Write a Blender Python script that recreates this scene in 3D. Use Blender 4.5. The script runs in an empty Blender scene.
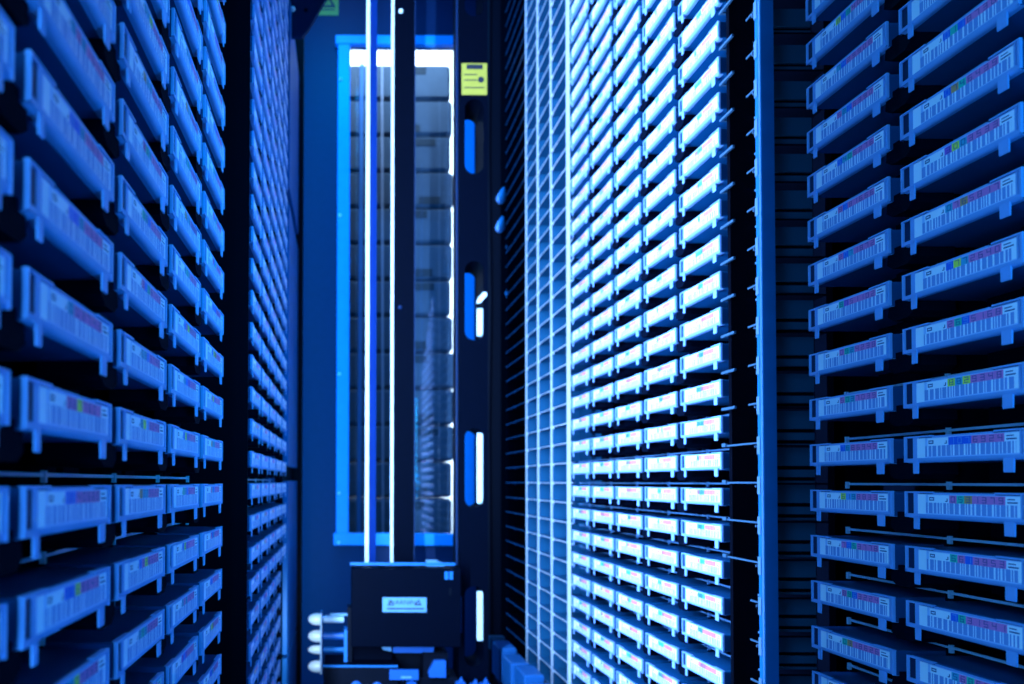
import bpy, bmesh, math, random
from mathutils import Vector, Matrix

C = bpy.context.scene.collection
SC = bpy.context.scene
PI = math.pi
H = 1.30            # camera height above the floor (m)
F = 683.0           # focal length in pixels at 1024x684

# ------------------------------------------------------------------ camera
cam_d = bpy.data.cameras.new('camera')
cam = bpy.data.objects.new('camera', cam_d)
C.objects.link(cam)
PITCH, ROLL = math.radians(1.1), math.radians(0.2)
cam.location = (0, 0, H)
cam.rotation_euler = (Matrix.Rotation(PI/2 + PITCH, 3, 'X') @ Matrix.Rotation(ROLL, 3, 'Z')).to_euler()
cam_d.sensor_width = 36.0
cam_d.lens = F * 36.0 / 1024.0
cam_d.shift_x = (512 - 345) / 1024.0
cam_d.shift_y = ((482 - F * math.tan(PITCH)) - 342) / 1024.0
cam_d.clip_start = 0.02
cam_d.dof.use_dof = True
cam_d.dof.focus_distance = 0.62
cam_d.dof.aperture_fstop = 6.3
SC.camera = cam

# ------------------------------------------------------------------ world, lights, exposure
SC.view_settings.view_transform = 'Standard'
SC.view_settings.look = 'None'
SC.view_settings.exposure = 0.0
SC.view_settings.gamma = 1.0
SC.view_settings.use_curve_mapping = False

w = bpy.data.worlds.new('room_glow')
SC.world = w
w.use_nodes = True
bg = w.node_tree.nodes['Background']
bg.inputs[0].default_value = (0.02, 0.16, 0.80, 1)
bg.inputs[1].default_value = 0.04

def area(name, loc, direction, sx, sy, color, power, spread=PI):
    l = bpy.data.lights.new(name, 'AREA')
    l.shape = 'RECTANGLE'; l.size = sx; l.size_y = sy
    l.color = color; l.energy = power; l.spread = spread
    o = bpy.data.objects.new(name, l)
    C.objects.link(o)
    o.location = loc
    d = Vector(direction).normalized()
    # local -Z along d, local Y up
    zax = -d
    up = Vector((0, 0, 1)) if abs(d.z) < 0.9 else Vector((0, 1, 0))
    xax = up.cross(zax).normalized()
    yax = zax.cross(xax)
    o.matrix_world = Matrix.Translation(loc) @ Matrix((xax, yax, zax)).transposed().to_4x4()
    return o

# vertical LED strip in the gap of the left racks, aimed down the aisle
area('led_strip_light', (-0.150, 0.8138, H + 0.52), (0.72, 0.69, 0), 0.006, 1.9, (0.32, 0.58, 1.0), 74.0)
# unseen blue fill lights added beside the camera
area('blue_fill_left', (0.42, 0.06, H - 0.28), (-0.9, 0.45, 0.30), 0.22, 0.7, (0.00, 0.28, 0.90), 3.4)
area('blue_fill_far_left', (0.42, 0.10, H + 0.30), (-0.46, 0.89, 0.0), 0.2, 0.6, (0.00, 0.36, 0.85), 3.2, math.radians(70))
area('blue_fill_right', (-0.11, 0.06, H + 0.10), (0.85, 0.5, -0.02), 0.14, 0.7, (0.09, 0.45, 0.95), 5.0)
# unseen fills added to light the wall and packages behind the window
area('back_wall_fill', (0.25, 4.35, H + 1.8), (0, 1, 0), 1.4, 4.0, (0.75, 0.88, 1.0), 200.0)
area('package_fill', (0.25, 2.80, H + 2.3), (0, 0.25, -1), 0.9, 0.15, (0.38, 0.64, 1.0), 14.0)
# unseen fills added for the end wall, side panel and rollers
area('aisle_end_fill', (0.00, 2.15, H + 1.975), (-0.1, 0.05, -1), 0.20, 0.15, (0.25, 0.40, 1.0), 0.6)
area('side_panel_fill', (-0.035, 1.72, H + 1.96), (-0.12, 0, -1), 0.05, 0.25, (0.0, 0.34, 1.0), 22.0)
area('roller_fill', (-0.110, 1.42, H - 0.33), (0.2, 1, -0.1), 0.03, 0.12, (0.6, 0.8, 1.0), 0.5)  # added to whiten the rollers, has no lamp body
area('end_wall_fill', (-0.165, 1.93, H + 0.38), (0.45, 0.89, 0), 0.02, 2.25, (0.02, 0.36, 1.0), 16.0)

# ------------------------------------------------------------------ materials
def mat(name, col, rough=0.5, metal=0.0, vary=0.12, scale=40.0, spec=0.5, bump=0.0):
    m = bpy.data.materials.new(name)
    m.use_nodes = True
    nt = m.node_tree
    b = nt.nodes['Principled BSDF']
    b.inputs['Roughness'].default_value = rough
    b.inputs['Metallic'].default_value = metal
    b.inputs['Specular IOR Level'].default_value = spec
    tc = nt.nodes.new('ShaderNodeTexCoord')
    nz = nt.nodes.new('ShaderNodeTexNoise')
    nz.inputs['Scale'].default_value = scale
    nz.inputs['Detail'].default_value = 4
    nt.links.new(tc.outputs['Object'], nz.inputs['Vector'])
    mx = nt.nodes.new('ShaderNodeMix'); mx.data_type = 'RGBA'
    mx.inputs[6].default_value = (*[c * (1 - vary) for c in col], 1)
    mx.inputs[7].default_value = (*[min(1, c * (1 + vary)) for c in col], 1)
    nt.links.new(nz.outputs['Fac'], mx.inputs[0])
    nt.links.new(mx.outputs[2], b.inputs['Base Color'])
    if bump:
        bp = nt.nodes.new('ShaderNodeBump')
        bp.inputs['Strength'].default_value = bump
        bp.inputs['Distance'].default_value = 0.002
        nt.links.new(nz.outputs['Fac'], bp.inputs['Height'])
        nt.links.new(bp.outputs[0], b.inputs['Normal'])
    return m

M = {}
M['shell'] = mat('cartridge_blue_plastic', (0.0012, 0.065, 0.20), 0.42, spec=0.2)
M['frame'] = mat('cartridge_face_plastic', (0.20, 0.36, 0.74), 0.45, spec=0.3)
M['recess'] = mat('dark_recess_plastic', (0.004, 0.02, 0.07), 0.5, spec=0.2)
M['black'] = mat('black_plastic', (0.0010, 0.0025, 0.008), 0.55, spec=0.06)
M['shelf'] = mat('black_shelf_plastic', (0.0008, 0.0025, 0.009), 0.7, spec=0.02)
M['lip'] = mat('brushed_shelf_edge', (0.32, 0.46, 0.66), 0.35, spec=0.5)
M['raildim'] = mat('dark_blue_rail_bar', (0.035, 0.09, 0.17), 0.35)
M['railpaint'] = mat('blue_rail_paint', (0.004, 0.08, 0.27), 0.4)
M['post_sheen'] = mat('pale_blue_sheen', (0.10, 0.20, 0.36), 0.35)  # pale colour stands in for the post's sheen
M['slat'] = mat('dark_teal_slat', (0.005, 0.055, 0.12), 0.5, spec=0.2)
M['lipdim'] = mat('shaded_shelf_edge', (0.06, 0.16, 0.34), 0.35, spec=0.5)  # copy of the shelf edge with shade put into its colour
M['gridcell'] = mat('blue_grey_cell_back', (0.006, 0.085, 0.20), 0.6, spec=0.15)
M['white_metal'] = mat('white_painted_metal', (0.55, 0.62, 0.76), 0.4)
M['post'] = mat('blue_painted_post', (0.006, 0.13, 0.38), 0.35, spec=0.3)
M['navy'] = mat('navy_painted_metal', (0.0002, 0.0014, 0.0062), 0.55, spec=0.02)
M['navy_soft'] = mat('navy_wall_paint', (0.002, 0.018, 0.075), 0.5, spec=0.2)
M['panelblue'] = mat('blue_painted_panel', (0.004, 0.12, 0.38), 0.5, spec=0.3)
M['frameblue'] = mat('bright_blue_window_frame', (0.005, 0.34, 1.0), 0.4)
M['belt'] = mat('deep_blue_belt', (0.001, 0.02, 0.14), 0.5, spec=0.03)
M['aluminium'] = mat('bright_aluminium', (0.75, 0.86, 0.95), 0.3)
M['yellow'] = mat('yellow_sticker_vinyl', (0.42, 0.34, 0.04), 0.5)
M['ink'] = mat('black_ink', (0.008, 0.012, 0.03), 0.5)
M['sticker'] = mat('pale_sticker', (0.10, 0.26, 0.46), 0.5)
M['box'] = mat('grey_wrapped_box', (0.16, 0.20, 0.25), 0.45, vary=0.3, scale=9.0)
M['boxtape'] = mat('dark_box_print', (0.07, 0.08, 0.09), 0.6)
M['wallwhite'] = mat('white_wall_paint', (0.85, 0.87, 0.9), 0.7)
M['reflw'] = mat('pale_reflection', (0.85, 0.80, 0.88), 0.4)
M['reflb'] = mat('blue_reflection', (0.15, 0.45, 0.95), 0.4)
M['floor'] = mat('dark_raised_floor', (0.006, 0.02, 0.06), 0.4, scale=8)
M['chrome'] = mat('polished_roller', (0.80, 0.88, 0.97), 0.22)
M['blueplastic'] = mat('blue_plastic_part', (0.006, 0.09, 0.38), 0.4)
M['led_body'] = mat('lamp_housing', (0.0008, 0.0015, 0.005), 0.7, spec=0.02)

def print_mat():
    m = bpy.data.materials.new('printed_label_paper')
    m.use_nodes = True
    nt = m.node_tree; b = nt.nodes['Principled BSDF']
    a = nt.nodes.new('ShaderNodeAttribute'); a.attribute_name = 'print'
    nt.links.new(a.outputs['Color'], b.inputs['Base Color'])
    b.inputs['Roughness'].default_value = 0.45
    b.inputs['Specular IOR Level'].default_value = 0.25
    return m
M['print'] = print_mat()

def glass_mat():
    m = bpy.data.materials.new('tinted_window_glass')
    m.use_nodes = True
    nt = m.node_tree
    for n in list(nt.nodes): nt.nodes.remove(n)
    out = nt.nodes.new('ShaderNodeOutputMaterial')
    mix = nt.nodes.new('ShaderNodeMixShader')
    tr = nt.nodes.new('ShaderNodeBsdfTransparent'); tr.inputs[0].default_value = (0.80, 0.88, 0.95, 1)
    gl = nt.nodes.new('ShaderNodeBsdfGlossy'); gl.inputs['Roughness'].default_value = 0.01
    mix.inputs[0].default_value = 0.085
    nt.links.new(tr.outputs[0], mix.inputs[1]); nt.links.new(gl.outputs[0], mix.inputs[2])
    nt.links.new(mix.outputs[0], out.inputs[0])
    return m
M['glass'] = glass_mat()

def led_mat():
    m = bpy.data.materials.new('led_diffuser')
    m.use_nodes = True
    b = m.node_tree.nodes['Principled BSDF']
    b.inputs['Base Color'].default_value = (0.8, 0.85, 0.9, 1)
    b.inputs['Emission Color'].default_value = (0.30, 0.55, 1.0, 1)
    b.inputs['Emission Strength'].default_value = 2.0
    return m
M['led'] = led_mat()

# ------------------------------------------------------------------ mesh helpers
def box(bm, x0, x1, y0, y1, z0, z1, mi=0):
    v = [bm.verts.new(p) for p in ((x0,y0,z0),(x1,y0,z0),(x1,y1,z0),(x0,y1,z0),
                                   (x0,y0,z1),(x1,y0,z1),(x1,y1,z1),(x0,y1,z1))]
    fs = []
    for q in ((0,3,2,1),(4,5,6,7),(0,1,5,4),(1,2,6,5),(2,3,7,6),(3,0,4,7)):
        f = bm.faces.new([v[i] for i in q]); f.material_index = mi; fs.append(f)
    return v, fs

def prism(bm, pts, axis, a0, a1, mi=0):
    """extrude a polygon; pts are 2-D; axis 'x','y' or 'z' is the extrusion axis"""
    def P(p, a):
        return {'x': (a, p[0], p[1]), 'y': (p[0], a, p[1]), 'z': (p[0], p[1], a)}[axis]
    v0 = [bm.verts.new(P(p, a0)) for p in pts]; v1 = [bm.verts.new(P(p, a1)) for p in pts]
    n = len(pts)
    f0 = bm.faces.new(v0); f1 = bm.faces.new(v1[::-1])
    f0.material_index = f1.material_index = mi
    for i in range(n):
        f = bm.faces.new((v0[i], v1[i], v1[(i+1) % n], v0[(i+1) % n])); f.material_index = mi

def cyl(bm, p0, p1, r0, r1=None, n=16):
    r1 = r0 if r1 is None else r1
    p0, p1 = Vector(p0), Vector(p1)
    d = (p1 - p0).normalized()
    a = d.orthogonal().normalized(); b = d.cross(a)
    ring = lambda p, r: [bm.verts.new(p + (a*math.cos(2*PI*i/n) + b*math.sin(2*PI*i/n))*r) for i in range(n)]
    A, B = ring(p0, r0), ring(p1, r1)
    bm.faces.new(A[::-1]); bm.faces.new(B)
    for i in range(n): bm.faces.new((A[i], A[(i+1)%n], B[(i+1)%n], B[i]))

def lathe(bm, origin, axis, prof, n=20):
    """prof = [(distance along axis, radius)...]"""
    o = Vector(origin); d = Vector(axis).normalized()
    a = d.orthogonal().normalized(); b = d.cross(a)
    rings = []
    for t, r in prof:
        rings.append([bm.verts.new(o + d*t + (a*math.cos(2*PI*i/n) + b*math.sin(2*PI*i/n))*max(r, 1e-5)) for i in range(n)])
    for k in range(len(rings)-1):
        for i in range(n):
            bm.faces.new((rings[k][i], rings[k][(i+1)%n], rings[k+1][(i+1)%n], rings[k+1][i]))
    bm.faces.new(rings[0][::-1]); bm.faces.new(rings[-1])

def tube(bm, pts, r, n=10):
    pts = [Vector(p) for p in pts]; rings = []
    ref = None
    for i, p in enumerate(pts):
        t = (pts[min(i+1, len(pts)-1)] - pts[max(i-1, 0)]).normalized()
        a = t.orthogonal().normalized() if ref is None else (ref - t*ref.dot(t)).normalized()
        ref = a; b = t.cross(a)
        rings.append([bm.verts.new(p + (a*math.cos(2*PI*k/n) + b*math.sin(2*PI*k/n))*r) for k in range(n)])
    for k in range(len(rings)-1):
        for i in range(n):
            bm.faces.new((rings[k][i], rings[k][(i+1)%n], rings[k+1][(i+1)%n], rings[k+1][i]))
    bm.faces.new(rings[0][::-1]); bm.faces.new(rings[-1])

def mesh_of(name, bm, mats, smooth=False, bevel=0.0, seg=1):
    if bevel:
        bmesh.ops.bevel(bm, geom=list(bm.edges), offset=bevel, segments=seg, affect='EDGES', clamp_overlap=True)
    bmesh.ops.recalc_face_normals(bm, faces=bm.faces)
    me = bpy.data.meshes.new(name)
    bm.to_mesh(me); bm.free()
    for m in (mats if isinstance(mats, (list, tuple)) else [mats]): me.materials.append(m)
    if smooth:
        for p in me.polygons: p.use_smooth = True
        me.set_sharp_from_angle(angle=math.radians(40))
    return me

def link(name, me, parent=None, loc=(0,0,0), rotz=0.0):
    o = bpy.data.objects.new(name, me)
    C.objects.link(o)
    o.location = loc
    o.rotation_euler = (0, 0, rotz)
    if parent is not None: o.parent = parent
    return o

def obj(name, bm, mats, parent=None, loc=(0,0,0), smooth=False, bevel=0.0):
    return link(name, mesh_of(name, bm, mats, smooth, bevel), parent, loc)

def quick(name, m, parent, *boxes, bevel=0.0, loc=(0,0,0)):
    bm = bmesh.new()
    for b in boxes: box(bm, *b)
    return obj(name, bm, m, parent, loc, bevel=bevel)

def empty(name, loc=(0,0,0), rotz=0.0):
    o = bpy.data.objects.new(name, None); C.objects.link(o)
    o.location = loc; o.rotation_euler = (0,0,rotz); o.empty_display_size = 0.05
    return o

def tag(o, label, cat, group=None, kind=None):
    o['label'] = label; o['category'] = cat
    if group: o['group'] = group
    if kind: o['kind'] = kind
    return o

def struct(o):
    o['kind'] = 'structure'; return o

def px(x, y, d):
    """point seen at pixel (x, y) at distance d along the aisle"""
    a0, b0 = (x-345)/F, (482 - F*math.tan(PITCH) - y) / F
    a, b = a0*math.cos(ROLL) - b0*math.sin(ROLL), a0*math.sin(ROLL) + b0*math.cos(ROLL)
    dy = math.cos(PITCH) - b*math.sin(PITCH)
    dz = math.sin(PITCH) + b*math.cos(PITCH)
    return Vector((a/dy*d, d, H + dz/dy*d))

# ------------------------------------------------------------------ room shell
XR, XL = 0.467, -0.1300      # planes of the cartridge faces
XRW, XLW = 0.64, -0.30       # side walls behind the racks
YB = 2.50                    # wall at the end of the aisle
Z1 = 3.30                    # ceiling
struct(quick('floor', M['floor'], None, (XLW-0.1, XRW+0.1, -0.5, YB+0.05, -0.05, 0.0)))
struct(quick('ceiling', M['navy'], None, (XLW-0.1, XRW+0.1, -0.5, YB+0.05, Z1, Z1+0.05)))
struct(quick('wall_left', M['navy'], None, (XLW-0.05, XLW, -0.5, YB, 0, Z1)))
struct(quick('wall_right', M['navy'], None, (XRW, XRW+0.05, -0.5, YB, 0, Z1)))
# end wall with the window opening
wl, wr = px(349.5, 290, YB).x, px(459, 290, YB).x
wt, wb = px(0, 47, YB).z, px(0, 531.5, YB).z
struct(quick('wall_back', M['navy_soft'], None,
      (XLW-0.05, wl-0.005, YB, YB+0.02, 0, Z1), (wr+0.005, XRW+0.05, YB, YB+0.02, 0, Z1),
      (wl-0.005, wr+0.005, YB, YB+0.02, 0, wb-0.005), (wl-0.005, wr+0.005, YB, YB+0.02, wt+0.005, Z1)))
# window: four frame members, screws and the pane
win = struct(empty('window_1', (0, YB, 0)))
fl, fr_ = px(337, 290, YB).x, px(474, 290, YB).x
ft, fb = px(0, 39, YB).z, px(0, 542.5, YB).z
fl2 = px(334.5, 290, YB).x
quick('frame_stile', M['frameblue'], win, (fl, wl, -0.022, -0.0005, fb, ft), bevel=0.003)
quick('frame_stile', M['frameblue'], win, (wr, fr_, -0.022, -0.0005, fb, ft), bevel=0.003)
quick('frame_rail', M['frameblue'], win, (fl2, fr_+0.01, -0.026, -0.0005, wt, ft+0.004), bevel=0.003)
quick('frame_rail', M['frameblue'], win, (fl2, fr_+0.01, -0.026, -0.0005, fb-0.004, wb), bevel=0.003)
quick('pane', M['glass'], win, (wl-0.004, wr+0.004, 0.004, 0.009, wb-0.004, wt+0.004))
scr = bmesh.new(); lathe(scr, (0,0,0), (0,-1,0), [(0,0.006),(0.003,0.0055),(0.005,0.003)], 12)
scr_me = mesh_of('screw', scr, M['aluminium'], smooth=True)
for sy in (83, 218, 375, 493, 542):
    p = px(338.5, sy, YB); link('screw', scr_me, win, (fl + 0.010, -0.024, p.z))

# room behind the window
RB = 4.9
struct(quick('wall_behind_window', M['wallwhite'], None, (-0.8, 1.3, RB, RB+0.05, 0, 5.4)))
struct(quick('floor_behind_window', M['floor'], None, (-0.8, 1.3, YB+0.05, RB+0.05, -0.05, 0.0)))
BY = 3.2
bh = 36.6 * BY / F
top = px(0, 61.5, BY).z
nbox = 14
st = empty('box_stand', (0.24, BY+0.2, 0))
z_st = top - nbox*bh
quick('stand_top', M['navy'], st, (-0.30, 0.30, -0.19, 0.22, z_st-0.03, z_st))
for sx in (-0.27, 0.27):
    for sy in (-0.16, 0.19):
        quick('leg', M['navy'], st, (sx-0.02, sx+0.02, sy-0.02, sy+0.02, 0, z_st-0.03))
tag(st, 'low dark stand carrying the stack of grey packages behind the window', 'stand')
rnd = random.Random(3)
ordinals = ['topmost','second','third','fourth','fifth','sixth','seventh','eighth','ninth','tenth','eleventh','twelfth','thirteenth','fourteenth']
for i in range(nbox):
    zt = top - i*bh
    x1 = 0.500 + rnd.uniform(-0.012, 0.012)
    if i == 8: x1 = 0.526
    x0 = -0.03 + rnd.uniform(-0.008, 0.008)
    r = empty('package', ((x0+x1)/2, BY+0.17, zt-bh))
    hw = (x1-x0)/2
    bm = bmesh.new(); box(bm, -hw, hw, -0.17, 0.17, 0.0, bh-0.007)
    obj('carton', bm, M['box'], r, bevel=0.012)
    bw = rnd.uniform(0.07, 0.12); bx0 = hw - rnd.uniform(0.15, 0.24)
    dz = 0.012 if i % 2 else bh-0.055
    quick('print_patch', M['boxtape'], r, (bx0, bx0+bw, -0.1725, -0.1695, dz, dz+0.035))
    tag(r, f'grey wrapped package behind the window, {ordinals[i]} of the tall stack', 'package', 'packages stacked behind the window')
for k, (xa, xb, m_, wd, nm) in enumerate(((382, 383, 'reflw', 0.010, 'thin pale strip imitating a reflection down the package stack, left of the black mast'),
                                       (362, 358.5, 'reflb', 0.018, 'blue strip imitating a reflection down the package stack, beside the left window frame'))):
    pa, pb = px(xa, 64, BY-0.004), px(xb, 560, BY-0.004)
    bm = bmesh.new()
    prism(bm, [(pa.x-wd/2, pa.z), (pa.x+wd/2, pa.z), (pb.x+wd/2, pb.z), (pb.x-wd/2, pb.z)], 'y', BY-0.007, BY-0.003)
    tag(obj('reflection_strip', bm, M[m_]), nm, 'strap')  # strip stands in for a reflection in the pane

# ------------------------------------------------------------------ tape cartridges
W, D, T = 0.102, 0.105, 0.0215     # LTO size; local x = left to right, y = into the rack, z = up
COL = {'w': (0.86,0.84,1.0), 'b': (0.03,0.14,0.75), 'g': (0.03,0.55,0.42), 'y': (0.90,0.85,0.10), 'p': (0.88,0.20,0.52),
       'o': (0.80,0.33,0.12), 'v': (0.42,0.12,0.62), 't': (0.06,0.40,0.62), 'k': (0.02,0.07,0.25), 'bar': (0.22,0.32,0.68),
       'pl': (0.45,0.56,0.90), 'f': (0.12,0.36,0.80)}
SEG = {'0':'abcdef','1':'bc','2':'abged','3':'abgcd','4':'fgbc','5':'afgcd','6':'afgecd','7':'abc','8':'abcdefg','9':'abfgcd'}

def label_mesh(code, seed, fine=True):
    rn = random.Random(seed)
    V, Fc, K = [], [], []
    def q(x0, x1, z0, z1, c, y=0.0):
        n = len(V)
        V.extend([(x0,y,z0),(x1,y,z0),(x1,y,z1),(x0,y,z1)]); Fc.append((n,n+1,n+2,n+3)); K.append(COL[c])
    mm = 0.001
    q(12.6*mm, 20.3*mm, 3.6*mm, 19.4*mm, 'w')                       # blank end of the label
    q(20.3*mm, 97.4*mm, 18.8*mm, 19.4*mm, 'pl')
    q(20.3*mm, 97.4*mm, 3.6*mm, 4.4*mm, 'pl')
    # upper row: white logo field, coloured characters, white media field
    zt0, zt1 = 12.8*mm, 18.8*mm
    q(20.3*mm, 22.5*mm, zt0, zt1, 'pl')
    q(22.5*mm, 41.5*mm, zt0, zt1, 'w')
    if fine:
        q(23.6*mm, 28.2*mm, 14.4*mm, 17.2*mm, 'k', -0.00008)
        q(24.4*mm, 27.4*mm, 15.3*mm, 16.3*mm, 'w', -0.00014)
        q(38.2*mm, 40.2*mm, 13.8*mm, 14.5*mm, 'k', -0.00008)
        q(39.4*mm, 40.2*mm, 14.5*mm, 16.4*mm, 'k', -0.00008)
    x = 41.5; cw = (86.5-41.5)/len(code)
    for ch in code:
        q(x*mm, (x+cw)*mm, zt0, zt1, ch)
        if fine:
            d = rn.choice('0123456789'); sx0, sx1, s0, sm, s1 = x+cw*.25, x+cw*.78, 13.6, 15.8, 18.0
            ink = 'k' if ch != 'b' else 'f'
            for s in SEG[d]:
                t = 0.5
                r_ = {'a':(sx0,sx1,s1-t,s1),'g':(sx0,sx1,sm-t/2,sm+t/2),'d':(sx0,sx1,s0,s0+t),
                      'f':(sx0,sx0+t,sm,s1),'b':(sx1-t,sx1,sm,s1),'e':(sx0,sx0+t,s0,sm),'c':(sx1-t,sx1,s0,sm)}[s]
                q(r_[0]*mm, r_[1]*mm, r_[2]*mm, r_[3]*mm, ink, -0.0001)
        x += cw
    q(86.5*mm, 97.4*mm, zt0, zt1, 'w')
    if fine:
        q(88*mm, 95.5*mm, 14.0*mm, 15.0*mm, 'k', -0.00008)
        q(88*mm, 93.5*mm, 16.4*mm, 17.2*mm, 'k', -0.00008)
    # lower row: bar code
    x = 20.3; dark = True
    while x < 95.0:
        wd = rn.choice((1.2, 1.8, 2.6, 3.6)) if dark else rn.choice((0.7, 0.9, 1.4))
        if not fine: wd *= 1.6
        x2 = min(95.0, x+wd)
        q(x*mm, x2*mm, 4.4*mm, 12.8*mm, 'bar' if dark else 'w'); x = x2; dark = not dark
    q(95.0*mm, 97.4*mm, 4.4*mm, 12.8*mm, 'w')
    q(12.6*mm, 97.4*mm, 3.2*mm, 3.6*mm, 'pl')
    me = bpy.data.meshes.new('label')
    me.from_pydata(V, [], Fc)
    at = me.attributes.new('print', 'FLOAT_COLOR', 'FACE')
    for i, c in enumerate(K): at.data[i].color = (*c, 1)
    me.materials.append(M['print'])
    return me

mm = 0.001
bm = bmesh.new()
box(bm, 0.6*mm, W-0.6*mm, 2.2*mm, D, 0.0, T-0.5*mm)
SHELL = mesh_of('shell', bm, M['shell'], bevel=0.0008)
bm = bmesh.new()                                            # face frame: rims, corners, lower bezel
box(bm, 0, 1.6*mm, 0, 2.4*mm, 0.2*mm, T)                       # rims at both ends
box(bm, W-1.6*mm, W, 0, 2.4*mm, 0.2*mm, T)
box(bm, 1.6*mm, 25*mm, 0, 4*mm, T-1.3*mm, T)                 # raised top edge, left and right of the notches
box(bm, 79*mm, W-1.6*mm, 0, 4*mm, T-1.3*mm, T)
box(bm, 27*mm, 77*mm, 0.4*mm, 4*mm, T-2.0*mm, T-0.8*mm)
prism(bm, [(0.2*mm, 3.4*mm), (2.4*mm, 3.4*mm), (7.0*mm, -0.3*mm), (3.8*mm, -0.45*mm), (2.2*mm, -0.1*mm), (1.0*mm, 0.8*mm), (0.4*mm, 1.9*mm)], 'x', 1.6*mm, W-1.6*mm)
box(bm, 8.6*mm, 12.6*mm, 0.5*mm, 2.4*mm, 3.4*mm, T-1.3*mm)   # bar between window and label
box(bm, 97.4*mm, 98.6*mm, 0.5*mm, 2.4*mm, 3.4*mm, T-1.3*mm)
box(bm, 12.6*mm, 97.4*mm, 0.75*mm, 2.4*mm, 3.2*mm, T-2.0*mm) # plate that carries the label
FRAME = mesh_of('face_frame', bm, M['frame'])
bm = bmesh.new()
box(bm, 1.6*mm, 8.6*mm, 1.7*mm, 2.3*mm, 3.4*mm, T-1.3*mm)
box(bm, 3.4*mm, 7.8*mm, 1.2*mm, 1.7*mm, 5.0*mm, T-3.2*mm)
WINDOW = mesh_of('write_protect_window', bm, [M['recess']])
def tab_mesh(x0, x1, wide):
    bm = bmesh.new()
    prism(bm, [(0.0, 1.2*mm), (0.0, -8.4*mm), (0.3*mm, -9.2*mm), (1.1*mm, -9.2*mm), (1.4*mm, 0.0)], 'x', x0, x1)
    if wide: box(bm, 0.2*mm, x1, 0.0, 2.0*mm, 0.2*mm, 2.4*mm)
    return mesh_of('tab', bm, M['frame'])
TAB_L, TAB_R = tab_mesh(9*mm, 13.6*mm, True), tab_mesh(86*mm, 93.4*mm, False)

PR = 0.0452                  # row pitch of the right racks
P = 0.045                    # row pitch
CP = 0.1155                  # column pitch
Z0R, Z0L = H + 0.0176, H + 0.0213    # underside of the first row above eye level
RAIL = 0.0168                # shelf edge below the cartridge underside

class proto: pass
def cartridge(x, y, z, rotz, lab, detail):
    r = empty('tape_cartridge', (x, y, z), rotz)
    link('shell', SHELL, r); link('face_frame', FRAME, r)
    link('label', lab, r, (0, 0.0006, 0))
    if detail:
        link('write_protect_window', WINDOW, r)
        link('tab', TAB_L, r); link('tab', TAB_R, r)
    return r

rl = random.Random(11)
generic = []
for k in range(36):
    head = ''.join(rl.choice('bbgtyovptb') for _ in range(3))
    generic.append(label_mesh(head + 'pppp', 100+k, fine=True))
far_labels = []
for k in range(8):
    head = ''.join(rl.choice('bbgtyovptb') for _ in range(3))
    far_labels.append(label_mesh(head + 'pppp', 300+k, fine=False))

WORD = ['zero','first','second','third','fourth','fifth','sixth','seventh','eighth','ninth','tenth','eleventh','twelfth','thirteenth','fourteenth',
        'fifteenth','sixteenth','seventeenth','eighteenth','nineteenth','twentieth','twenty-first','twenty-second','twenty-third','twenty-fourth','twenty-fifth']
def rowname(n):
    return f'{WORD[n+1]} row above' if n >= 0 else f'{WORD[-n]} row below'

CNAME = {'y':'yellow','g':'green','b':'blue','p':'pink','o':'orange','v':'purple','t':'teal'}
# column tables: (distance of the far edge, text of the column)
def visible_rows(zn, zf, z0, extra=0):
    """rows of a column (between distances zn and zf) that the frame shows"""
    p_ = PR if z0 == Z0R else P
    top_ = 484/F*zf; bot = -204/F*zf
    lo = math.ceil((bot - T - (z0-H))/p_) - extra
    hi = math.floor((top_ + 0.009 - (z0-H))/p_) + extra
    return lo, hi

# right foreground rack: column A next to the post, column B at the picture's edge
A_CODE = {10:'ytb',9:'ybg',8:'tbp',7:'ptb',6:'btg',5:'pbp',4:'pbt',3:'gvp',2:'pgt',1:'pgt',0:'btp',-1:'yft',-2:'pbg',-3:'pgb',-4:'gop'}
B_CODE = {8:'bgt',7:'bgb',6:'bog',5:'vyt',4:'tpo',3:'byt',2:'pgb',1:'yty',0:'bbb',-1:'pgo',-2:'gpb',-3:'bgp',-4:'tpg'}
count = 0
tail = {'A': 'pppp', 'B': 'pppp'}
for colid, zfar, codes, text in (('A', 0.6859, A_CODE, 'column beside the blue post'), ('B', 0.6859-CP, B_CODE, 'column at the right picture edge')):
    lo, hi = visible_rows(zfar-W, zfar, Z0R)
    for n in range(lo, hi+1):
        code = codes.get(n, 'bgt')
        lab = label_mesh(code + 'pppp', 1000+count, True)
        r = cartridge(XR, zfar, Z0R + n*PR, -PI/2, lab, True)
        tag(r, f'tape cartridge, right foreground {text}, {rowname(n)} eye-level rail', 'cartridge', 'tape cartridges in the right foreground rack')
        count += 1
# right middle rack, five columns
MIDZ = [0.9495 + CP*k*0.995 for k in range(5)]
colw = ['first', 'second', 'third', 'fourth', 'fifth']
for k, zfar in enumerate(MIDZ):
    lo, hi = visible_rows(zfar-W, zfar, Z0R)
    for n in range(lo, hi+1):
        r = cartridge(XR, zfar, Z0R + n*PR, -PI/2, rl.choice(generic), True)
        tag(r, f'brightly lit tape cartridge, {colw[k]} column left of blue post, {rowname(n)} eye-level rail', 'cartridge', 'bright tape cartridges in the right middle rack')
        count += 1
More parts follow.
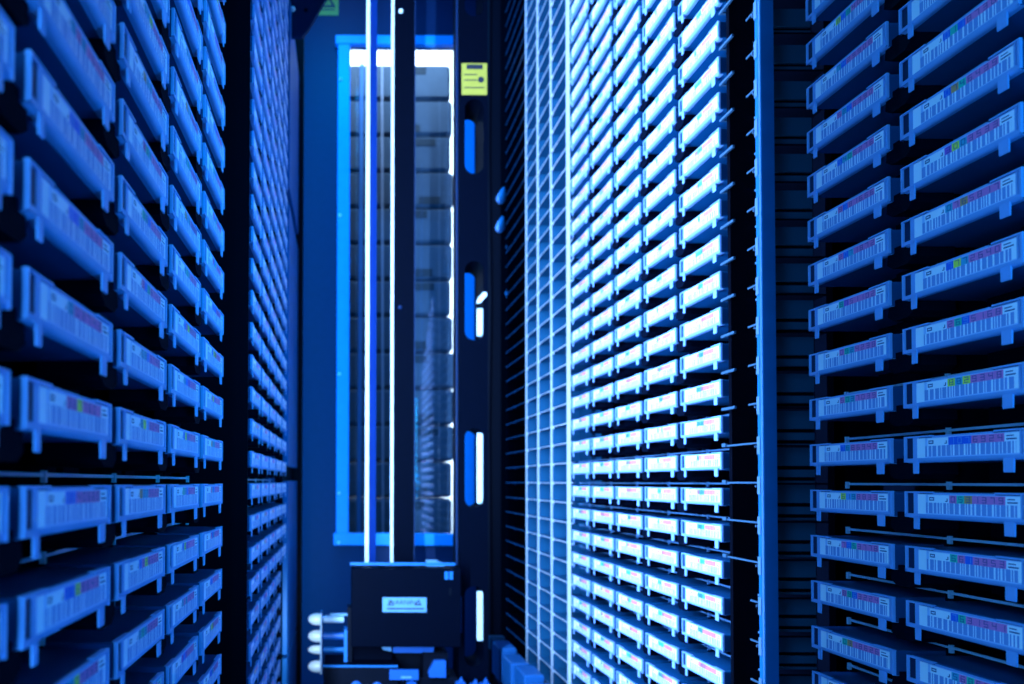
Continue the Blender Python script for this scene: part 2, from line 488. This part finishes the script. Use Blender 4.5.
# left foreground rack, five columns
LNZ = [0.2780 + CP*k for k in (-1, 0, 1, 2, 3)]
L_CODE = {(1,0):'ppypp',(1,-2):'bbypp',(1,1):'tppp',(2,0):'tyfpp',(3,1):'tbvp',(4,2):'byop',(1,5):'oyfpp',(1,-1):'bbppp'}
for k, zn in enumerate(LNZ):
    lo, hi = visible_rows(zn, zn+W, Z0L)
    for n in range(lo, hi+1):
        lab = label_mesh(L_CODE[(k, n)] + 'pp', 2000+count, True) if (k, n) in L_CODE else rl.choice(generic)
        r = cartridge(XL, zn, Z0L + n*P, PI/2, lab, True)
        tag(r, f'blue-lit tape cartridge, left foreground rack, {colw[k]} column from left, {rowname(n)} eye-level rail', 'cartridge', 'tape cartridges in the left foreground rack')
        count += 1
# left far rack: three columns one by one, the two farthest as one object
LFZ = [0.949 + CP*k for k in range(5)]
for k, zn in enumerate(LFZ[:3]):
    lo, hi = visible_rows(zn, zn+W, Z0L)
    for n in range(lo, hi+1):
        r = cartridge(XL, zn, Z0L + n*P, PI/2, rl.choice(far_labels), True)
        tag(r, f'small tape cartridge, left far rack, {colw[k]} column past black gap, {rowname(n)} eye-level rail', 'cartridge', 'tape cartridges in the left far rack')
        count += 1
sm = bmesh.new(); lay = sm.loops.layers.float_color.new('print')
fm = bmesh.new()
for k, zn in enumerate(LFZ[3:]):
    lo, hi = visible_rows(zn, zn+W, Z0L)
    if k == 1: lo = -4
    for n in range(lo, hi+1):
        m4 = Matrix.Translation((XL, zn, Z0L+n*P)) @ Matrix.Rotation(PI/2, 4, 'Z')
        for me, tgt in ((SHELL, fm), (FRAME, fm), (TAB_L, fm), (TAB_R, fm)):
            n0, f0 = len(tgt.verts), len(tgt.faces)
            tgt.from_mesh(me)
            tgt.verts.ensure_lookup_table(); tgt.faces.ensure_lookup_table()
            for v in tgt.verts[n0:]: v.co = m4 @ v.co
            for f in tgt.faces[f0:]: f.material_index = 0 if me is SHELL else 1
        lm = rl.choice(far_labels); at = lm.attributes['print']
        for p in lm.polygons:
            vs = [fm.verts.new(m4 @ (lm.vertices[i].co + Vector((0, 0.0006, 0)))) for i in p.vertices]
            f = fm.faces.new(vs)
            c = at.data[p.index].color
            f.material_index = 2 if c[0] > 0.3 else 3
me = bpy.data.meshes.new('tape_cartridges'); fm.to_mesh(me); fm.free(); sm.free()
M['paper'] = mat('label_paper', COL['w'], 0.45); M['barink'] = mat('bar_ink', COL['bar'], 0.45)
for m_ in (M['shell'], M['frame'], M['paper'], M['barink']): me.materials.append(m_)
tag(link('tape_cartridges', me), 'two farthest columns of tiny tape cartridges at the end of the left wall', 'cartridges', kind='stuff')

# ------------------------------------------------------------------ racks
def rack(name, label, side, y0, y1, cols, z0, nlo, nhi, dividers, filled=True, hooks=None, divmat='shelf', back='shelf', lipmat='lip', shelfmat='shelf'):
    """side +1 right wall, -1 left wall; cols = near edges of the columns"""
    P = PR if side > 0 else 0.045
    xf = XR if side > 0 else -XL           # measured outward from the camera
    S = lambda a, b: (side*min(a,b), side*max(a,b)) if side > 0 else (side*max(a,b), side*min(a,b))
    zb, ztp = z0 + nlo*P - RAIL - 0.004, min(z0 + (nhi+1)*P, Z1-0.02)
    r = empty(name, (0, (y0+y1)/2, 0))
    off = -(y0+y1)/2
    quick('back_panel', M[back], r, (*S(xf+0.107, xf+0.115), y0+off, y1+off, 0.0, ztp))
    # one shelf of the row, origin at the cartridge underside
    bm = bmesh.new()
    xs = xf + 0.039
    box(bm, *S(xs, xf+0.107), y0+off, y1+off, -RAIL-0.0022, -RAIL)
    for c in cols:
        if filled:
            box(bm, *S(xf+0.062, xf+0.1065), c+0.010+off, c+W-0.010+off, -RAIL, -0.0001)      # cradle
            box(bm, *S(xf+0.039, xf+0.066), c+0.016+off, c+0.040+off, -RAIL, -0.0060)     # spring block
        for g in ((c+W+0.0012, c+CP-0.0012),):
            if filled and c < max(cols)-0.01:
                prism(bm, [(g[0]+off, 0.004), (g[1]+off, 0.004), (g[1]+off, -0.0008), (g[1]+0.007+off, -0.0008), (g[1]+0.008+off, -0.009), (g[1]+0.002+off, -0.0135),
                           (g[0]-0.002+off, -0.0135), (g[0]-0.008+off, -0.009), (g[0]-0.007+off, -0.0008), (g[0]+off, -0.0008)], 'x', *S(xf+0.004, xf+0.0395))
                box(bm, *S(xf+0.036, xf+0.046), g[0]+off, g[1]+off, -RAIL, -0.011)
    shelf = mesh_of('shelf', bm, M[shelfmat])
    bm = bmesh.new()
    box(bm, *S(xs-0.0018, xs), y0+off, y1+off, -RAIL-0.0022, -RAIL)
    for c in cols:
        box(bm, *S(xs-0.003, xs), c+W-0.0012+off, c+W+0.0012+off, -RAIL-0.0055, -RAIL+0.0012)
    lip = mesh_of('front_lip', bm, M[lipmat])
    hook = None
    if hooks is not None:
        bm = bmesh.new()
        pts = [(hooks+0.004+off, 0.004), (hooks-0.004+off, 0.004), (hooks-0.005+off, -0.010), (hooks+0.001+off, -0.0145), (hooks+0.010+off, -0.0145),
               (hooks+0.010+off, -0.0115), (hooks+0.003+off, -0.011), (hooks+off, -0.008)]
        prism(bm, pts, 'x', *S(xf+0.006, xf+0.012))
        box(bm, *S(xf+0.010, xf+0.041), hooks-0.002+off, hooks+0.006+off, -RAIL, -0.0115)
        hook = mesh_of('end_hook', bm, M['frame'])
    for n in range(nlo, nhi+1):
        s = link('shelf', shelf, r, (0, 0, z0+n*P))
        link('front_lip', lip, s)
        if hook: link('end_hook', hook, s)
    for d in dividers:
        if divmat == 'shelf':
            quick('divider', M[divmat], r, (*S(xs+0.001, xf+0.1075), d-0.0015+off, d+0.0015+off, 0.0, ztp))
        else:
            dv = quick('divider', M[divmat], r, (*S(xs+0.0005, xf+0.1075), d-0.0015+off, d+0.0015+off, 0.0, ztp))
            quick('front_edge', M['white_metal'], dv, (*S(xs-0.003, xs+0.0005), d-0.0022+off, d+0.0022+off, 0.0, ztp))
    tag(r, label, 'rack')
    return r

def mids(cols): return [c + W + (CP-W)/2 for c in cols]
colsR = [0.5839, 0.5839-CP]
rR = rack('tape_rack', 'black right foreground rack holding two columns of tape cartridges', 1, 0.44, 0.688, colsR, Z0R, -7, 13, [0.5839-(CP-W)/2])
colsM = [z-W for z in MIDZ]
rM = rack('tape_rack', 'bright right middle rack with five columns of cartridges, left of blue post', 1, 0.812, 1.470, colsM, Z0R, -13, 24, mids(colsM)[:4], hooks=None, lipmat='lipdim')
rG = rack('tape_rack', 'empty right rack with a pale grid of open cells near the mast', 1, 1.500, 1.906, [1.551, 1.669-0.1155+0.118, 1.785], Z0R, -12, 38,
          [1.669, 1.784, 1.900], filled=False, divmat='gridcell', back='gridcell', lipmat='white_metal', shelfmat='gridcell')
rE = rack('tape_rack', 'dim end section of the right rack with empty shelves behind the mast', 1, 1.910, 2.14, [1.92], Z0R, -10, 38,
          [2.134], filled=False, lipmat='lipdim')  # dark materials stand in for the mast's shadow on these cells
rL = rack('tape_rack', 'black left foreground rack with five columns of blurred cartridges', -1, 0.155, 0.727, LNZ, Z0L, -7, 12, mids(LNZ)[:4])
rF = rack('tape_rack', 'black left far rack of small cartridges past the black gap', -1, 0.925, 1.545, LFZ, Z0L, -13, 26, mids(LFZ)[:4], hooks=0.938)

# end plate of the middle rack with raised slats, seen past the post
bm = bmesh.new(); box(bm, 0.512, 0.581, -0.003, 0.003, 0.3, Z1-0.4)
ep = quick('end_plate', M['led_body'], rM, (0.474, 0.5735, 0.836-1.141, 0.842-1.141, 0.0, Z1-0.4))
bm = bmesh.new(); box(bm, 0.5125, 0.573, -0.0035, 0.0, 0.0, 0.027); sl1 = mesh_of('end_slat', bm, M['slat'])
bm = bmesh.new(); box(bm, 0.5125, 0.573, -0.0035, 0.0, 0.0315, 0.0405); sl2 = mesh_of('end_slat', bm, M['slat'])
for n in range(-7, 15):
    for me_ in (sl1, sl2):
        link('end_slat', me_, rM, (0, 0.836-1.141, Z0R + n*PR + 0.004))

bm = bmesh.new(); box(bm, 0.4685, 0.4697, 0.776-1.141, 0.846-1.141, -0.0010, 0.0010)
box(bm, 0.4670, 0.4700, 0.838-1.141, 0.8462-1.141, -0.0012, 0.0030)
box(bm, 0.4697, 0.4750, 0.843-1.141, 0.846-1.141, -0.0010, 0.0010)
rbar = mesh_of('rail_bar', bm, M['raildim'])
bm = bmesh.new(); box(bm, 0.4685, 0.4697, 0.776-1.141, 0.792-1.141, -0.0010, 0.0010); rend = mesh_of('rail_end', bm, M['raildim'])
bm = bmesh.new(); box(bm, 0.4670, 0.4697, 0.818-1.141, 0.8462-1.141, -0.0012, 0.0018)
box(bm, 0.4697, 0.4750, 0.843-1.141, 0.846-1.141, -0.0010, 0.0010); rstub = mesh_of('rail_stub', bm, M['raildim'])
for n in range(-7, 17):
    if -2 <= n <= 1:
        link('rail_bar', rbar, rM, (0, 0, Z0R + n*PR - RAIL))
    else:
        link('rail_end', rend, rM, (0, 0, Z0R + n*PR - RAIL))
        if n > 0: link('rail_stub', rstub, rM, (0, 0, Z0R + n*PR - RAIL))
# blue post, highlights painted as pale plates per row, right of the bright rack
po = empty('rack_post', (XR, 0.764, 0))
bm = bmesh.new()
prism(bm, [(0.0005, 0.0085), (0.0, 0.002), (0.0010, 0.0004), (0.002, 0.0), (0.0165, 0.0), (0.0165, 0.0085)], 'z', 0.0, Z1-0.003)
obj('post_body', bm, M['post'], po)
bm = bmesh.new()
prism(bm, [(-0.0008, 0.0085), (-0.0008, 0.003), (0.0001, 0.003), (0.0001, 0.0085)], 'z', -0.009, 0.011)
prism(bm, [(-0.0015, 0.0105), (0.003, 0.0105), (0.003, 0.016), (0.0005, 0.015)], 'z', -0.0011, 0.0011)  # small lip beside the sheen plate
post_sheen = mesh_of('row_sheen', bm, M['post_sheen'])
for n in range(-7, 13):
    link('row_sheen', post_sheen, po, (0, 0, Z0R + n*PR - RAIL - 0.004))
tag(po, 'slim blue metal rack post with a painted highlight at every shelf', 'post')
# white upright between bright rack and open grid
up = quick('rack_upright', M['white_metal'], None, (0.4845, 0.4890, 1.4770, 1.4920, 0.0, Z1-0.003), bevel=0.001)
tag(up, 'white upright between the bright cartridges and the empty pale grid', 'upright')

# ------------------------------------------------------------------ LED strip in the left gap
ls = empty('strip_lamp', (-0.16, 0.82, 0))
quick('housing', M['led_body'], ls, (-0.035, 0.0445, -0.012, -0.0095, 0.0, Z1-0.003), (-0.035, -0.010, -0.0095, 0.098, 0.0, Z1-0.003),
      (-0.035, 0.0275, 0.098, 0.101, 0.0, Z1-0.003))  # side plates added to keep the light off near rack and hooks
quick('diffuser', M['led'], ls, (-0.0099, 0.003, -0.0090, 0.003, H-0.45, H+1.5))
tag(ls, 'black vertical strip lamp in the dark gap between the left racks', 'lamp')

# ------------------------------------------------------------------ end of the left wall
ed = empty('end_panel', (XL, 1.72, 0))
for (ya, yb, d0) in ((38, 210, 1.560), (226, 466, 1.560), (480, 640, 1.560)):
    za, zb_ = px(0, ya, 1.7).z, px(0, yb, 1.7).z
    quick('panel', M['panelblue'], ed, (-0.012, 0.0, d0-1.72, 1.862-1.72, zb_, za), bevel=0.0015)
quick('panel', M['panelblue'], ed, (-0.012, 0.0, 1.560-1.72, 1.862-1.72, 0.0, px(0, 643, 1.7).z), bevel=0.0015)
quick('backing', M['navy'], ed, (-0.03, -0.013, 1.556-1.72, 1.866-1.72, 0.0, Z1-0.003))
quick('dark_gap_strip', M['black'], ed, (-0.03, 0.012, 1.867-1.72, 1.892-1.72, 0.0, Z1-0.003))  # black strip standing in for the dark gap before the end wall
tag(ed, 'tall blue panel closing the left wall beside the end wall', 'panel')
# gusset at the top of the left wall
gu = empty('corner_gusset', (-0.1, 1.60, px(0, 18, 1.6).z))
def gp(x, y): p = px(x, y, 1.6); return (p.x+0.1, p.z-px(0, 18, 1.6).z)
bm = bmesh.new(); prism(bm, [gp(284,38), gp(302,38), gp(309,30), gp(326,0), gp(332,-14), gp(284,-14)], 'y', -0.006, 0.006)
obj('plate', bm, M['navy_soft'], gu, bevel=0.001)
bm = bmesh.new(); lathe(bm, (*((gp(293, 11)[0]), -0.006), gp(293,11)[1]), (0,-1,0), [(0,0.006),(0.004,0.005),(0.006,0.002)], 12)
obj('bolt', bm, M['chrome'], gu, smooth=True)
bm = bmesh.new(); cyl(bm, (gp(306,12)[0], -0.0055, gp(306,12)[1]), (gp(306,12)[0], -0.0066, gp(306,12)[1]), 0.005)
obj('hole', bm, M['black'], gu)
tag(gu, 'dark slanted corner plate with a bright bolt at top left of end wall', 'bracket')

def text_mesh(body, size, m, name='lettering'):
    cu = bpy.data.curves.new(name, 'FONT'); cu.body = body; cu.size = size
    cu.align_x = 'CENTER'; cu.align_y = 'CENTER'; cu.resolution_u = 2; cu.extrude = 0.0002
    o = bpy.data.objects.new(name, cu); C.objects.link(o)
    bpy.context.view_layer.update()
    me_ = bpy.data.meshes.new_from_object(o.evaluated_get(bpy.context.evaluated_depsgraph_get()))
    bpy.data.objects.remove(o)
    me_.transform(Matrix.Rotation(PI/2, 4, 'X'))
    me_.materials.clear(); me_.materials.append(m)
    return me_

def triangle_sign(name, s, parent, loc):
    bm = bmesh.new()
    o_ = [(-s*.58, -s*.5), (s*.58, -s*.5), (0, s*.5)]; i_ = [(-s*.30, -s*.34), (s*.30, -s*.34), (0, s*.20)]
    vo = [bm.verts.new((x, 0, z)) for x, z in o_]; vi = [bm.verts.new((x, 0, z)) for x, z in i_]
    for k in range(3): bm.faces.new((vo[k], vo[(k+1)%3], vi[(k+1)%3], vi[k]))
    box(bm, -s*.04, s*.04, -0.0001, 0.0001, -s*.18, s*.06); box(bm, -s*.04, s*.04, -0.0001, 0.0001, -s*.29, -s*.22)
    return obj(name, bm, M['ink'], parent, loc)

# yellow warning sticker on the end wall
p0, p1 = px(315, 15.5, YB), px(338.5, -10, YB)
ws = empty('warning_sticker', ((p0.x+p1.x)/2, YB-0.001, (p0.z+p1.z)/2))
hw, hh = (p1.x-p0.x)/2, (p1.z-p0.z)/2
quick('sheet', M['yellow'], ws, (-hw, hw, -0.001, 0.0, -hh, hh))
triangle_sign('warning_triangle', hh*1.25, ws, (0, -0.0014, hh*0.22))
quick('caption', M['ink'], ws, (-hw*.7, hw*.7, -0.0015, -0.0009, -hh*.62, -hh*.52))
tag(ws, 'yellow warning sticker with a black triangle, top of the end wall', 'sticker')

# ------------------------------------------------------------------ tape robot
RY = 1.63                                   # distance of the robot
def rp(x, y): p = px(x, y, RY); return p.x, p.z
rb = empty('tape_robot', (0, RY, 0))
ztop = Z1 - 0.004
def rbox(name, m, x0, x1, y0, y1, d0, d1, parent=rb, bevel=0.0):
    """pixel rectangle x0..x1, y0..y1 at the robot; d0..d1 depth offsets"""
    za, zb_ = rp(x0, y1)[1], rp(x1, y0)[1]
    ym = 0.5*(max(0, min(684, y0)) + max(0, min(684, y1)))
    xa, xb = rp(x0, ym)[0], rp(x1, ym)[0]
    return quick(name, m, parent, (xa, xb, d0, d1, za, zb_), bevel=bevel)
def row_of(z):                               # pixel row of a height at the robot
    t = (z-H)/RY
    b = (t*math.cos(PITCH) - math.sin(PITCH)) / (math.cos(PITCH) + t*math.sin(PITCH))
    return 482 - F*math.tan(PITCH) - b*F
YT, YF = row_of(ztop), row_of(0.002)
# guide rail: pale strip painted as its highlight, belt beside it
rbox('rail_highlight', M['aluminium'], 366.0, 369.6, YT, 659, 0.03, 0.055)
rbox('drive_belt', M['belt'], 369.6, 377, YT, 659, 0.036, 0.055)
# black mast with bright edges
rbox('mast', M['navy'], 394.4, 415.4, YT, 568, 0.03, 0.12)
rbox('mast_edge', M['aluminium'], 391.6, 394.4, YT, 566, 0.024, 0.034)
rbox('mast_edge', M['navy_soft'], 415.4, 416.4, YT, 566, 0.031, 0.036)
bm = bmesh.new(); x_, z_ = rp(402, 2.5); lathe(bm, (x_, 0.03, z_), (0,-1,0), [(0,0.006),(0.003,0.005),(0.005,0.002)], 12)
obj('bolt', bm, M['aluminium'], rb, smooth=True)
x_, z_ = rp(401, 304); bm = bmesh.new(); lathe(bm, (x_, 0.03, z_), (0,-1,0), [(0,0.005),(0.002,0.004),(0.003,0.002)], 12)
obj('bolt', bm, M['navy_soft'], rb, smooth=True)
# slotted mast: a 2-D curve with holes, extruded
cu = bpy.data.curves.new('slotted_mast', 'CURVE'); cu.dimensions = '2D'; cu.fill_mode = 'BOTH'; cu.extrude = 0.047
def spl(pts):
    s = cu.splines.new('POLY'); s.points.add(len(pts)-1); s.use_cyclic_u = True
    for i, (a, b) in enumerate(pts): s.points[i].co = (a, b, 0, 1)
xa, _ = rp(461.5, 342); xb, _ = rp(488, 342)
spl([(xa, 0.002), (xb, 0.002), (xb, ztop), (xa, ztop)])
sx0, sx1 = rp(464.8, 342)[0], rp(483.5, 342)[0]; rr = (sx1-sx0)/2; sc_ = (sx0+sx1)/2
for (ya, yb) in ((-66, 14.5), (97.5, 172), (259.5, 338.5), (426.5, 506), (584.5, 665), (745, 825), (-228, -150)):
    za, zb_ = rp(0, yb)[1], rp(0, ya)[1]
    pts = [(sc_ + rr*math.cos(a), za + rr + rr*math.sin(a)) for a in [PI + PI*i/12 for i in range(13)]]
    pts += [(sc_ + rr*math.cos(a), zb_ - rr + rr*math.sin(a)) for a in [PI*i/12 for i in range(13)]]
    spl(pts)
tmp = bpy.data.objects.new('tmp', cu); C.objects.link(tmp)
bpy.context.view_layer.update()
me = bpy.data.meshes.new_from_object(tmp.evaluated_get(bpy.context.evaluated_depsgraph_get()))
bpy.data.objects.remove(tmp)
me.transform(Matrix.Translation((0, 0.047, 0)) @ Matrix.Rotation(PI/2, 4, 'X'))
me.materials.clear(); me.materials.append(M['navy'])
link('slotted_mast', me, rb)
rbox('mast_edge', M['navy_soft'], 457.5, 459.2, YT, 566, 0.02, 0.03)
rbox('mast_flange', M['navy'], 459.2, 461.5, YT, YF, 0.0, 0.094)
la, _ = rp(477.5, 342)
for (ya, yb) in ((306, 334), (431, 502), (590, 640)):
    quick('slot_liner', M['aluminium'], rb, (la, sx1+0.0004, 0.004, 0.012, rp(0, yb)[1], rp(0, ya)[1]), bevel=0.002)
# sticker on the slotted mast
stp = rbox('service_sticker', M['yellow'], 461.6, 487.0, 63.5, 95, -0.0012, 0.0)
rbox('sticker_bar', M['ink'], 466.5, 482.5, 65, 69.5, -0.0018, -0.0010, parent=stp)
for yy in (74.5, 80, 87.5):
    rbox('sticker_line', M['ink'], 464, 484 if yy > 85 else 477, yy, yy+0.9, -0.0018, -0.0010, parent=stp)
x_, z_ = rp(480.8, 80); bm = bmesh.new(); cyl(bm, (x_, -0.001, z_), (x_, -0.002, z_), 0.0075)
obj('sticker_dot', bm, M['ink'], stp)
# carriage box
bx = rbox('carriage_cover', M['navy'], 351, 457, 565.5, 641, -0.06, 0.025, bevel=0.002)
def rpx(x, y, d): q = px(x, y, RY+d); return q.x, q.z
def front(name, m, x0, x1, y0, y1, d, t, parent):
    xa, za = rpx(x0, y1, d); xb, zb_ = rpx(x1, y0, d)
    return quick(name, m, parent, (xa, xb, d-t, d, za, zb_))
front('cover_edge', M['panelblue'], 350, 455, 562.6, 565.0, -0.058, 0.004, bx)
lb = front('notice_plate', M['sticker'], 382.5, 426.5, 597.5, 612, -0.06, 0.0012, rb)
xl, zl = rpx(404.5, 602.6, -0.0615)
link('lettering', text_mesh('WARNING', 0.0155, M['ink']), lb, (xl, -0.0615, zl))
for xx in (390.8, 418.2):
    x_, z_ = rpx(xx, 602.4, -0.0615); triangle_sign('warning_triangle', 0.0145, lb, (x_, -0.0615, z_))
front('caption_line', M['ink'], 387, 424, 608, 609.4, -0.0612, 0.0005, lb)
for xx in (444.5, 449.3):
    front('indicator', M['panelblue'], xx, xx+3.6, 571.5, 579.5, -0.06, 0.0012, bx)
front('latch', M['black'], 449, 451.5, 588, 595, -0.06, 0.0015, bx)
front('side_strip', M['blueplastic'], 458.6, 461.2, 596, 632, -0.004, 0.004, rb)
xk, zk = rp(433, 562); bm = bmesh.new(); box(bm, xk-0.018, xk+0.010, -0.02, 0.0, zk-0.010, zk+0.006); prism(bm, [(xk+0.010, zk-0.010), (xk+0.026, zk-0.010), (xk+0.022, zk-0.001), (xk+0.010, zk+0.003)], 'y', -0.02, 0.0)
obj('top_connector', bm, M['sticker'], rb, bevel=0.001)
# lower mechanism
rbox('base_block', M['black'], 324, 397, 661, 705, -0.05, 0.05, bevel=0.002)
rbox('base_plate', M['navy'], 324, 396, 659.9, 661, -0.049, 0.05)
rbox('base_edge', M['panelblue'], 323, 396, 659.6, 661.2, -0.0525, -0.0495)
rbox('base_block', M['black'], 397, 456, 674, 712, -0.03, 0.05, bevel=0.002)
rbox('lower_carriage', M['navy'], 345, 392, 641, 659.6, 0.0, 0.028)
rbox('column_foot', M['black'], 392, 444, 641, 674, 0.03, 0.10)
lt = rbox('number_plate', M['blueplastic'], 388, 416, 663.5, 673, -0.056, -0.0505)
rbox('plate_line', M['sticker'], 399, 409, 669.5, 671.5, -0.0568, -0.0558, parent=lt)
bm = bmesh.new(); a_, b_ = rp(392.5, 647), rp(430, 647)
box(bm, a_[0], b_[0]-0.02, -0.02, 0.0, a_[1]-0.009, a_[1]+0.009); prism(bm, [(b_[0]-0.02, a_[1]+0.009), (b_[0]+0.008, a_[1]+0.006), (b_[0]+0.005, a_[1]-0.012), (b_[0]-0.02, a_[1]-0.009)], 'y', -0.02, 0.0)
obj('gripper_arm', bm, M['blueplastic'], rb, bevel=0.001)
rbox('arm_bracket', M['black'], 422, 446, 650, 676, -0.028, 0.03)
bm = bmesh.new(); x0_, z0_ = rp(427, 672.5); x1_, z1_ = rp(443.5, 656)
prism(bm, [(x0_, z0_), (x1_, z0_), (x1_, z1_), (x0_+0.012, z1_), (x0_+0.006, z1_-0.012), (x0_-0.002, z0_+0.012)], 'y', -0.045, -0.028)
obj('sensor_block', bm, M['blueplastic'], rb, bevel=0.0012)
bm = bmesh.new(); x_, z_ = rp(388, 645.5); prism(bm, [(x_-0.022, z_+0.008), (x_+0.006, z_+0.004), (x_+0.008, z_-0.010), (x_-0.012, z_-0.006)], 'y', -0.02, 0.0)
obj('guide_shoe', bm, M['sticker'], rb, bevel=0.001)
# four rollers on the left with their axles
rbox('roller_plate', M['lip'], 320.4, 322.0, 612, 672, -0.02, 0.02)
rbox('roller_bracket', M['panelblue'], 344, 347.2, 628, 661, -0.02, 0.02)
rbox('roller_bracket', M['black'], 347.2, 352, 606, 661, -0.02, 0.03)
for k, yy in enumerate((619, 636, 649.5, 666.5)):
    xr_, zr_ = rp(321, yy)
    bm = bmesh.new(); R_ = 0.0145 if k != 2 else 0.0105
    lathe(bm, (xr_, 0, zr_), (-1, 0, 0), [(0.0, R_), (0.010, R_), (0.018, R_*0.92), (0.024, R_*0.75), (0.029, R_*0.45), (0.031, 0.0005)], 20)
    obj('roller', bm, M['chrome'], rb, smooth=True)
    bm = bmesh.new(); xe, _ = rp(346, 0); cyl(bm, (xr_, 0.0, zr_), (xe, 0.0, zr_), 0.0085 if k != 2 else 0.006, n=14)
    obj('axle', bm, M['blueplastic'] if k in (1, 3) else M['lip'] if k == 0 else M['panelblue'], rb, smooth=True)
rbox('axle_bar', M['sticker'], 330, 350, 612.6, 614.6, -0.012, -0.006)
# drag wheels and cable plugs under the carriage
for (xx, yy, mm_) in ((356, 680, 'blueplastic'), (366, 684, 'chrome'), (376, 681, 'blueplastic')):
    x_, z_ = rp(xx, yy); bm = bmesh.new(); lathe(bm, (x_, -0.05, z_), (0, -1, 0), [(0, 0.013), (0.008, 0.013), (0.011, 0.010), (0.011, 0.004), (0.014, 0.003)], 16)
    obj('pulley', bm, M[mm_], rb, smooth=True)
for (xx, yy) in ((410, 682), (458, 683), (472, 685), (482, 684)):
    x_, z_ = rp(xx, yy); bm = bmesh.new(); box(bm, x_-0.012, x_+0.010, -0.05, -0.03, z_-0.012, z_+0.014); prism(bm, [(x_-0.006, z_+0.014), (x_+0.006, z_+0.014), (x_+0.002, z_+0.026)], 'y', -0.048, -0.032)
    obj('cable_plug', bm, M['blueplastic'], rb, bevel=0.001)
# legs carrying the base down to the floor track
rbox('robot_leg', M['navy'], 330, 392, 705, YF, -0.04, 0.04)
rbox('robot_leg', M['navy'], 398, 455, 712, YF, -0.03, 0.05)
tag(rb, 'dark tape-picking robot on tall masts at the end of the aisle', 'robot')

# robot mast_clip on the slotted mast
x_, z_ = rp(481.5, 299); bm = bmesh.new()
prism(bm, [(x_-0.014, z_-0.012), (x_-0.004, z_-0.012), (x_+0.012, z_+0.006), (x_+0.010, z_+0.014), (x_+0.002, z_+0.014), (x_-0.010, z_+0.000)], 'y', -0.010, 0.0)
obj('mast_clip', bm, M['chrome'], rb, bevel=0.001)

# cable loom hanging right of the mast
cb = empty('cable_loom', (0.47, 2.24, 0))
pts = [(0.0, 0, 0.3), (0.004, 0, 0.9), (0.0, 0, 1.5), (0.006, 0, 1.9), (0.0, 0, 2.4), (0.004, 0, 2.9), (0.0, 0, Z1-0.004)]
bm = bmesh.new(); tube(bm, pts, 0.010); obj('cable', bm, M['black'], cb, smooth=True)
bm = bmesh.new(); tube(bm, [(p[0]+0.022, p[1]+0.01, p[2]) for p in pts], 0.008); obj('cable', bm, M['black'], cb, smooth=True)
for k, (xx, yy, big) in enumerate(((500, 195, 1), (499, 224, 1), (510, 243, 1), (509, 290, 1), (516, 25, 1), (513, 160, 0), (511, 178, 0), (520, 42, 0), (520, 57, 0))):
    q_ = px(xx, yy, 2.22)
    s_ = 0.018 if big else 0.010
    bm = bmesh.new()
    lathe(bm, (q_.x-0.47, -0.02, q_.z-s_*1.4), (0.25, 0, 1), [(0, s_*.55), (s_*.6, s_*.9), (s_*1.6, s_*.7), (s_*2.8, s_*.25), (s_*3.0, 0.0004)], 14)
    obj('cable_clamp', bm, M['frame'] if big else M['lip'], cb, smooth=True)
quick('clamp_rail', M['black'], cb, (-0.02, 0.075, -0.004, 0.012, 0.0, Z1-0.004))
tag(cb, 'black cable loom with pale clamps hanging right of the slotted mast', 'cable')

# floor rail along the foot of the right racks
gr = empty('travel_rail', (0.41, 1.5, 0))
def gz(y, d): return H + (482-y)/F*d
for k, d in enumerate((1.72, 1.60, 1.48, 1.36, 1.24)):
    quick('rail_block', M['railpaint'], gr, (-0.022, 0.022, d-1.5-0.002, d-1.5+0.085, H-0.50, H-0.415 - (0.006 if k % 2 else 0)), bevel=0.003)
quick('rail_beam', M['navy_soft'], gr, (-0.010, 0.035, -0.35, 0.32, H-0.52, H-0.435), bevel=0.002)
for d in (1.20, 1.75):
    quick('rail_foot', M['navy'], gr, (-0.01, 0.02, d-1.5, d-1.5+0.03, 0.0, H-0.52))
quick('rail_tip', M['raildim'], gr, (-0.028, 0.012, 0.302, 0.322, H-0.44, H-0.405), bevel=0.002)
tag(gr, 'blue travel rail of blocks low along the foot of the empty grid', 'rail')
print('cartridges', count)
